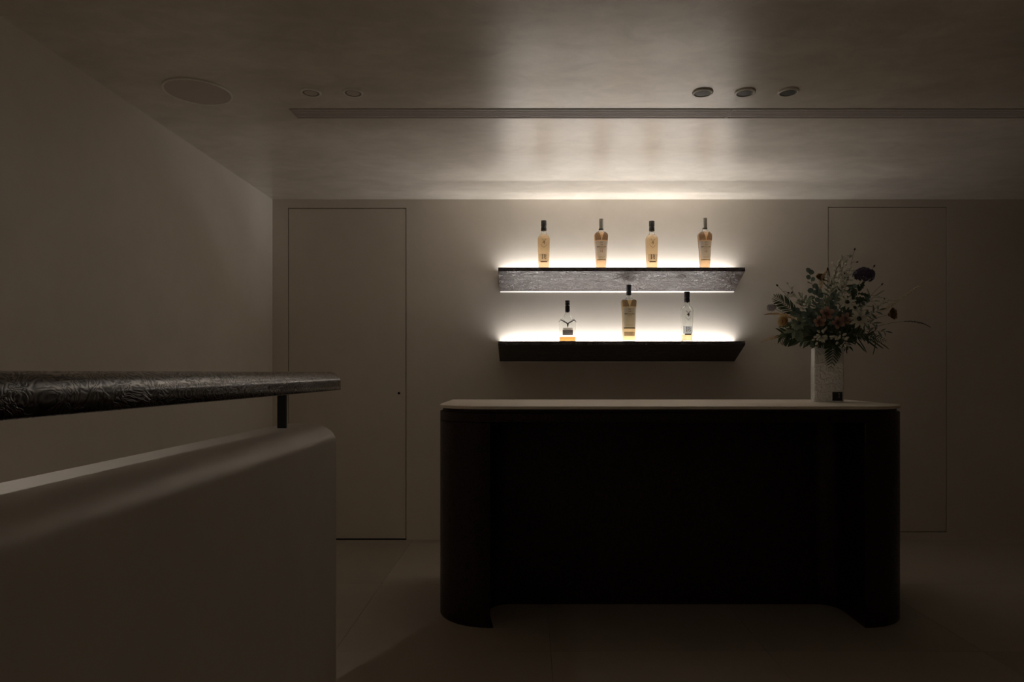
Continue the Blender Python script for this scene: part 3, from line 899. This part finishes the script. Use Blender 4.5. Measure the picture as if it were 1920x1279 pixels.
def orient(d, up, s, loc, sy=None):
    x = Vector(d).normalized(); u = Vector(up)
    y = u.cross(x)
    if y.length < 1e-3: y = Vector((0, 1, 0)).cross(x)
    y.normalize(); z = x.cross(y)
    m = Matrix((x, y, z)).transposed().to_4x4()
    sy = s if sy is None else sy
    return Matrix.Translation(loc) @ m @ Matrix.Diagonal((s, sy, s, 1))

def rv(k=1.0):
    return Vector((R.uniform(-k, k), R.uniform(-k, k), R.uniform(-k, k)))

class Stem:
    def __init__(s, name, label, cat, head, group=None, mat=None, r=0.0016, bend=None, n=10, start=0.0):
        a = R.uniform(0, 2 * PI); q = R.uniform(0.0, 0.035)
        base = Vector((VC.x + q * math.cos(a), VC.y + q * math.sin(a), VC.z + 0.03 + R.uniform(0, .02)))
        s.head = Vector(head)
        out = (s.head - Vector((VC.x, VC.y, VC.z + hh)))
        mouth = Vector((VC.x + max(-.05, min(.05, out.x * .25)), VC.y + max(-.05, min(.05, out.y * .25)), VC.z + hh + .01))
        c2 = mouth.lerp(s.head, .55) + Vector((0, 0, .05)) + (Vector(bend) if bend else Vector())
        s.root = empty(name, base, label, cat, group)
        p1 = [base.lerp(mouth, t) for t in (0, .5)]
        s.pts = p1 + bez(mouth, mouth + Vector((out.x * .1, out.y * .1, .06)), c2, s.head, n)
        s.o = base
        s.add('stem', tube('stem', [p - base for p in s.pts], [r * 1.15 + (r * .6 - r * 1.15) * i / (len(s.pts) - 1) for i in range(len(s.pts))], 5), mat or F_stem)
        s.dir = (s.pts[-1] - s.pts[-2]).normalized()
    def add(s, name, me, mat=None, m=None):
        o = link(name, me, mat, s.root)
        if m is not None: o.matrix_local = m
        return o
    def leafp(s, kind, mat, loc, d, up, size, wid=None, name='leaf'):
        return s.add(name, leaf(kind, mat), None, orient(d, up, size, Vector(loc) - s.o, wid))
    def along(s, t):
        n = len(s.pts) - 1; x = max(0, min(n - 1e-6, t * n)); i = int(x)
        p = s.pts[i].lerp(s.pts[i + 1], x - i); d = (s.pts[i + 1] - s.pts[i]).normalized()
        return p, d

def foliage(name, label, head, kind, mat, size, wid, count, group, t0=.45, spread=1.0, bend=None, stem=None):
    s = Stem(name, label, 'foliage', head, group, stem, .0014, bend)
    for k in range(count):
        t = t0 + (1 - t0) * (k + .5) / count
        p, d = s.along(t)
        side = d.cross(Vector((0, -1, .3))).normalized() * (1 if k % 2 else -1)
        dv = d * .55 + side * spread + rv(.45)
        s.leafp(kind, mat, p, dv, Vector((0, -1, .6)) + rv(.5), size * R.uniform(.7, 1.1) * (1.1 - .4 * t), None)
    s.leafp(kind, mat, s.head, s.dir + rv(.2), Vector((0, -1, .6)), size * .7)
    return s

def frond(name, label, head, mat, size, count, group=None, t0=.35, bend=None, flat=Vector((0, -1, .2))):
    s = Stem(name, label, 'fern', head, group, mat, .0011, bend, 14)
    for k in range(count):
        t = t0 + (1 - t0) * k / count
        p, d = s.along(t)
        for sg in (-1, 1):
            side = d.cross(flat).normalized() * sg
            ln = size * (math.sin(PI * (.22 + .72 * k / count)))
            s.leafp('narrow', mat, p, d * .75 + side * .8 + rv(.06), flat, ln * 1.1, ln * 2.0, 'leaflet')
    return s

def twig(label, head, forks, group='bare twigs with dark buds'):
    s = Stem('budded_twig', label, 'twig', head, group, F_twig, .0013)
    s.leafp('bud', F_twig, s.head, s.dir, (0, 0, 1), .016, .016, 'bud')
    for t, off in forks:
        p, d = s.along(t); q = p + Vector(off)
        s.add('side_twig', tube('side_twig', [p - s.o, (p.lerp(q, .5) + Vector((0, 0, .006))) - s.o, q - s.o], [.001, .0008, .0007], 5), F_twig)
        s.leafp('bud', F_twig, q, Vector(off), (0, 0, 1), .014, .014, 'bud')
    return s

def bud_spray(label, head, n0, group='sprays of small white buds'):
    n = int(n0 * 1.5)
    s = Stem('white_bud_spray', label, 'flower', head, group, F_stem, .0010)
    for k in range(n):
        t = .70 + .3 * (k + 1) / n
        p, d = s.along(min(t, .999))
        off = (d * .6 + rv(.9)).normalized() * R.uniform(.012, .032)
        q = p + off
        s.add('side_twig', tube('side_twig', [p - s.o, q - s.o], [.0007, .0006], 4), F_stem)
        s.leafp('bud', F_white, q, off, (0, 0, 1), R.uniform(.019, .027), R.uniform(.019, .027), 'bud')
    return s

def plume(label, head, bend, length, fat=.007, group='straw coloured grass plumes', mat=None):
    s = Stem('grass_plume', label, 'grass', head, group, mat or F_straw, .0010, bend, 18)
    v, f = [], []
    pts = s.pts[-(int(18 * length)) - 1:]
    n = len(pts) - 1; N = int(380 * length) + 90
    for k in range(N):
        t = k / N; x = t * n; i = min(int(x), n - 1)
        p = pts[i].lerp(pts[i + 1], x - i); d = (pts[i + 1] - pts[i]).normalized()
        o = d.cross(rv()).normalized()
        ww = 1.5 * fat * (math.sin(PI * min(1, .12 + .9 * t)) ** .7)
        a = p + o * ww * .2 - s.o; tip = p + o * ww + d * fat * .9 - s.o; sd = d.cross(o) * fat * .42
        m = (a + tip) / 2
        j = len(v); v += [a, m + sd, tip, m - sd]; f.append((j, j + 1, j + 2, j + 3))
    me = bpy.data.meshes.new('spikelets'); me.from_pydata([tuple(q) for q in v], [], f); me.update()
    o = s.add('spikelets', me, mat or F_straw); o['kind'] = 'stuff'
    return s

def bloom(name, label, head, face, mat, size, rings, kind='petal', eye=None, group=None, wid=None, cat='flower', stem=None):
    """rings = [(count, tilt out 0..1, scale, offset)]"""
    s = Stem(name, label, cat, head, group, stem)
    face = Vector(face).normalized()
    a = face.cross(Vector((0, 0, 1)))
    if a.length < .05: a = Vector((1, 0, 0))
    a.normalize(); b_ = face.cross(a)
    for cnt, tilt, sc, off in rings:
        ph = R.uniform(0, 6)
        for k in range(cnt):
            an = 2 * PI * k / cnt + ph + R.uniform(-.12, .12)
            rad = a * math.cos(an) + b_ * math.sin(an)
            d = rad * math.sin(tilt * PI / 2) + face * math.cos(tilt * PI / 2)
            s.leafp(kind, mat, s.head + rad * size * off, d, face if tilt > .5 else -rad, size * sc * R.uniform(.92, 1.06), (wid or 1) * size * sc, 'petal')
    if eye:
        em_ = disc_lathe('eye', [(0, 1), (.6, .85), (1, .3), (.9, -.3), (0, -.5)], 12, 3.2)
        es = size * eye[0]
        s.add('eye', em_, eye[1], orient(face, a, es, s.head + face * es * .2 - s.o) @ Matrix.Rotation(PI / 2, 4, 'Y'))
    return s

def cluster(name, label, head, face, mat, size, n, fl, cat='flower', group=None, kind='petal'):
    """rounded head of many small florets"""
    s = Stem(name, label, cat, head, group)
    v, f = [], []
    for k in range(5):
        an = 2 * PI * k / 5; c, q = math.cos(an), math.sin(an); o = len(v)
        v += [(0, 0, 0), (c * .5 - q * .34, q * .5 + c * .34, .18), (c, q, .12), (c * .5 + q * .34, q * .5 - c * .34, .18)]
        f.append((o, o + 1, o + 2, o + 3))
    key = ('floret', mat.name)
    if key not in _lc:
        me = bpy.data.meshes.new('floret'); me.from_pydata(v, [], f); me.materials.append(mat); me.update(); _lc[key] = me
    face = Vector(face).normalized()
    for k in range(n):
        z = 1 - 1.45 * (k + .5) / n; rr = math.sqrt(max(0, 1 - z * z)); an = k * 2.39996
        q = Quaternion((0, 0, 1).__class__((1, 0, 0, 0)) if False else (1, 0, 0, 0))
        loc = Vector((rr * math.cos(an), rr * math.sin(an), z))
        loc = face.to_track_quat('Z', 'Y') @ loc
        p = s.head + Vector((loc.x * size, loc.y * size, loc.z * size * .72)) * R.uniform(.82, 1.08)
        nrm = (loc + rv(.3)).normalized()
        m = Matrix.Translation(p - s.o) @ nrm.to_track_quat('Z', 'Y').to_matrix().to_4x4() @ Matrix.Rotation(R.uniform(0, 6), 4, 'Z') @ Matrix.Scale(fl * R.uniform(.8, 1.15), 4)
        s.add('floret', _lc[key], None, m)
    return s

V3 = Vector
# round-leaved eucalyptus
for px, py, d, n, lab in [(1518, 512, 3.56, 11, 'grey green eucalyptus sprig rising at the upper left of the bouquet'),
                          (1533, 545, 3.48, 12, 'grey green eucalyptus sprig just left of the bouquet centre'),
                          (1566, 552, 3.46, 12, 'round leaved eucalyptus sprig in the middle of the bouquet'),
                          (1622, 560, 3.55, 11, 'round leaved eucalyptus sprig right of the middle white star flower'),
                          (1490, 583, 3.52, 10, 'eucalyptus sprig reaching left over the cream ranunculus'),
                          (1600, 540, 3.68, 10, 'eucalyptus sprig at the back under the purple flower head')]:
    foliage('eucalyptus_sprig', lab, at(px, py, d), 'round', F_euc, .043, None, n + 5, 'eucalyptus sprigs', .45, 1.0)
# sage leaves and dark filler
for px, py, d, n, mt, kd, sz, lab in [
    (1488, 620, 3.50, 12, F_sage, 'oak', .060, 'lobed sage green foliage below the cream ranunculus'),
    (1466, 628, 3.55, 12, F_fern, 'lance', .070, 'dark pointed foliage at the lower left edge of the bouquet'),
    (1520, 640, 3.46, 14, F_green, 'lance', .055, 'dark leaf sprig hanging over the left rim of the vase'),
    (1548, 565, 3.42, 12, F_sage, 'oak', .050, 'lobed sage foliage in front of the bouquet centre'),
    (1540, 600, 3.43, 14, F_green, 'lance', .055, 'dark leaf sprig behind the left pink blooms'),
    (1572, 622, 3.42, 14, F_green, 'lance', .055, 'dark leaf sprig between the pink blooms and vase rim'),
    (1605, 628, 3.46, 14, F_green, 'lance', .055, 'dark leaf sprig below the largest white star flower'),
    (1636, 606, 3.52, 13, F_sage, 'lance', .050, 'sage leaf sprig right of the largest white star flower'),
    (1648, 582, 3.56, 12, F_euc, 'lance', .050, 'grey green leaf sprig beside the amber flower'),
    (1640, 556, 3.62, 10, F_sage, 'narrow', .070, 'thin leaved sage sprig at the upper right'),
    (1586, 530, 3.62, 12, F_green, 'lance', .050, 'dark leaf sprig behind the white bud sprays'),
    (1556, 520, 3.66, 10, F_fern, 'narrow', .075, 'thin upright grassy leaves at the top of the bouquet'),
    (1505, 560, 3.55, 12, F_sage, 'oak', .045, 'mottled pale foliage left of the bouquet centre'),
    (1530, 575, 3.66, 14, F_green, 'lance', .060, 'dark leaf sprig deep inside the left half'),
    (1600, 590, 3.66, 14, F_green, 'lance', .060, 'dark leaf sprig deep inside the right half'),
    (1565, 600, 3.75, 14, F_green, 'lance', .065, 'dark leaf sprig at the back of the bouquet'),
    (1660, 622, 3.58, 10, F_euc, 'lance', .045, 'leafy sprig slanting down at the lower right edge'),
    (1645, 640, 3.60, 8, F_fern, 'narrow', .090, 'long thin leaves pointing right just above the vase'),
    (1500, 640, 3.62, 12, F_euc, 'lance', .050, 'grey green leaf sprig low at the left behind the vase'),
    (1515, 585, 3.46, 12, F_euc, 'round', .032, 'round leaved grey sprig between cream ranunculus and pink blooms'),
    (1558, 540, 3.50, 12, F_sage, 'lance', .050, 'sage sprig below the white bud sprays'),
    (1612, 545, 3.50, 12, F_green, 'oak', .055, 'dark lobed foliage below the purple flower head'),
    (1630, 630, 3.50, 12, F_green, 'lance', .055, 'dark sprig at the lower right of the bouquet'),
    (1555, 650, 3.42, 10, F_green, 'lance', .048, 'dark sprig spilling over the front vase rim'),
    (1590, 648, 3.45, 10, F_fern, 'lance', .050, 'dark sprig spilling over the right vase rim'),
    (1478, 612, 3.60, 10, F_green, 'oak', .055, 'dark lobed leaves behind the cream ranunculus')]:
    foliage('leaf_sprig', lab, at(px, py, d), kd, mt, sz * 1.3, None, int(n * 1.6), 'leaf sprigs', .38, .9)
# ferns
frond('fern_frond', 'fern frond standing out to the left above the cream ranunculus', at(1449, 556, 3.55), F_fern, .050, 14, None, .62, (0, 0, .02))
frond('fern_frond', 'palm like fern frond spreading at the lower left', at(1461, 640, 3.52), F_fern, .055, 15, None, .55)
frond('fern_frond', 'feathery fern leaf hanging down over the front of the vase', at(1557, 694, 3.505), F_fern, .052, 13, None, .52, (0, -.10, .07), Vector((0, -1, 0)))
frond('fern_frond', 'small fern frond reaching down at the right edge', at(1664, 640, 3.58), F_fern, .032, 12, None, .6)
# twigs
twig('dark budded twig standing highest at the top of the bouquet', at(1602, 470, 3.60), [(.90, (.026, 0, .006)), (.78, (-.012, 0, .028)), (.66, (.02, -.01, .03))])
twig('dark budded twig at the upper left beside the fern', at(1459, 537, 3.56), [(.92, (.02, 0, -.004)), (.84, (.01, -.01, .02))])
twig('dark budded twig with a fork at the upper right', at(1652, 535, 3.62), [(.86, (.062, 0, -.016)), (.74, (.02, 0, .02))])
twig('bent dark twig crossing the upper middle of the bouquet', at(1552, 507, 3.58), [(.8, (.012, 0, .022)), (.88, (-.014, 0, .008))])
twig('short dark twig beside the purple flower head', at(1638, 501, 3.62), [(.93, (-.02, 0, .004))])
# white buds
bud_spray('tallest spray of small white buds at the top', at(1584, 480, 3.58), 15)
bud_spray('white bud spray left of the tallest twig', at(1568, 498, 3.54), 16)
bud_spray('white bud spray under the tallest twig', at(1588, 505, 3.52), 16)
bud_spray('small white bud spray at the far left', at(1482, 540, 3.54), 9)
bud_spray('small white bud spray above the amber flower', at(1668, 563, 3.58), 8)
bud_spray('white bud spray low in front above the vase rim', at(1540, 632, 3.40), 14)
bud_spray('pale bud spray low in front, right of the hanging fern', at(1578, 638, 3.40), 12)
# plumes
plume('straw plume drooping at the far lower left', at(1424, 643, 3.52), (-.02, 0, .02), .40, .006)
plume('straw plume arching left at mid height', at(1434, 590, 3.54), (.03, 0, .06), .55, .008)
plume('straw plume leaning left at the top beside eucalyptus', at(1552, 504, 3.60), (-.10, 0, -.01), .30, .009)
plume('long straw plume reaching far out to the upper right', at(1747, 519, 3.66), (.03, 0, -.03), .60, .007)
plume('thin straw stem drooping at the far right', at(1745, 614, 3.66), (.10, 0, .09), .30, .004, mat=F_twig)
# blooms
RAN = [(5, .10, .55, .02), (7, .28, .75, .06), (8, .48, .9, .10), (9, .68, 1.0, .12)]
bloom('ranunculus', 'cream yellow ranunculus low on the left side', at(1473, 603, 3.50), (-.75, -.55, .15), F_cream, .037, RAN, eye=(.22, F_eye))
bloom('ranunculus', 'amber brown ranunculus on the right side', at(1667, 590, 3.54), (.45, -.8, .1), F_amberp, .036, RAN, eye=(.3, F_red))
bloom('ranunculus', 'half hidden ochre flower at the upper left behind eucalyptus', at(1537, 523, 3.62), (-.1, -.8, .5), F_amberp, .028, RAN)
STAR = [(9, .92, 1.0, .16), (8, .78, .8, .12)]
bloom('star_flower', 'largest white star shaped flower, right of centre', at(1610, 598, 3.37), (.05, -1, .15), F_white, .050, STAR, 'star', (.24, F_eye))
bloom('star_flower', 'upper white star shaped flower, facing up', at(1588, 567, 3.38), (-.1, -.85, .5), F_white, .043, STAR, 'star', (.26, F_eye))
bloom('star_flower', 'small white star flower behind the largest one', at(1602, 577, 3.44), (.25, -.85, .4), F_white, .036, STAR, 'star', (.24, F_eye))
bloom('star_flower', 'small pale star flower among the sage leaves at left', at(1498, 606, 3.44), (-.4, -.85, .3), F_sage, .038, STAR, 'star', (.24, F_eye))
PK = [(5, .9, 1.0, .1), (5, .6, .8, .06), (4, .3, .6, .03)]
bloom('pink_bloom', 'dusty pink bloom left of the bouquet centre', at(1549, 589, 3.37), (-.1, -1, .25), F_pink, .034, PK)
bloom('pink_bloom', 'dusty pink bloom lowest on the left', at(1536, 603, 3.38), (-.25, -1, 0), F_pink, .030, PK)
bloom('pink_bloom', 'dusty pink bloom in the lower middle', at(1570, 605, 3.36), (.0, -1, -.05), F_pink, .032, PK)
bloom('pink_bloom', 'dusty pink bloom between middle and largest star flower', at(1584, 598, 3.38), (.2, -1, .1), F_pink, .030, PK)
cluster('purple_flower_head', 'dark purple flower head of many florets at the upper right', at(1619, 516, 3.55), (.15, -.7, .7), F_purple, .050, 62, .0155)
cluster('grey_flower_head', 'grey lavender flower head at the far left edge', at(1447, 577, 3.55), (-.6, -.6, .3), F_lav, .022, 26, .010)
s = foliage('red_leaf_sprig', 'small dark red leaf peeping out at the right vase rim', at(1586, 656, 3.50), 'lance', F_red, .034, None, 2, None, .85, .5)
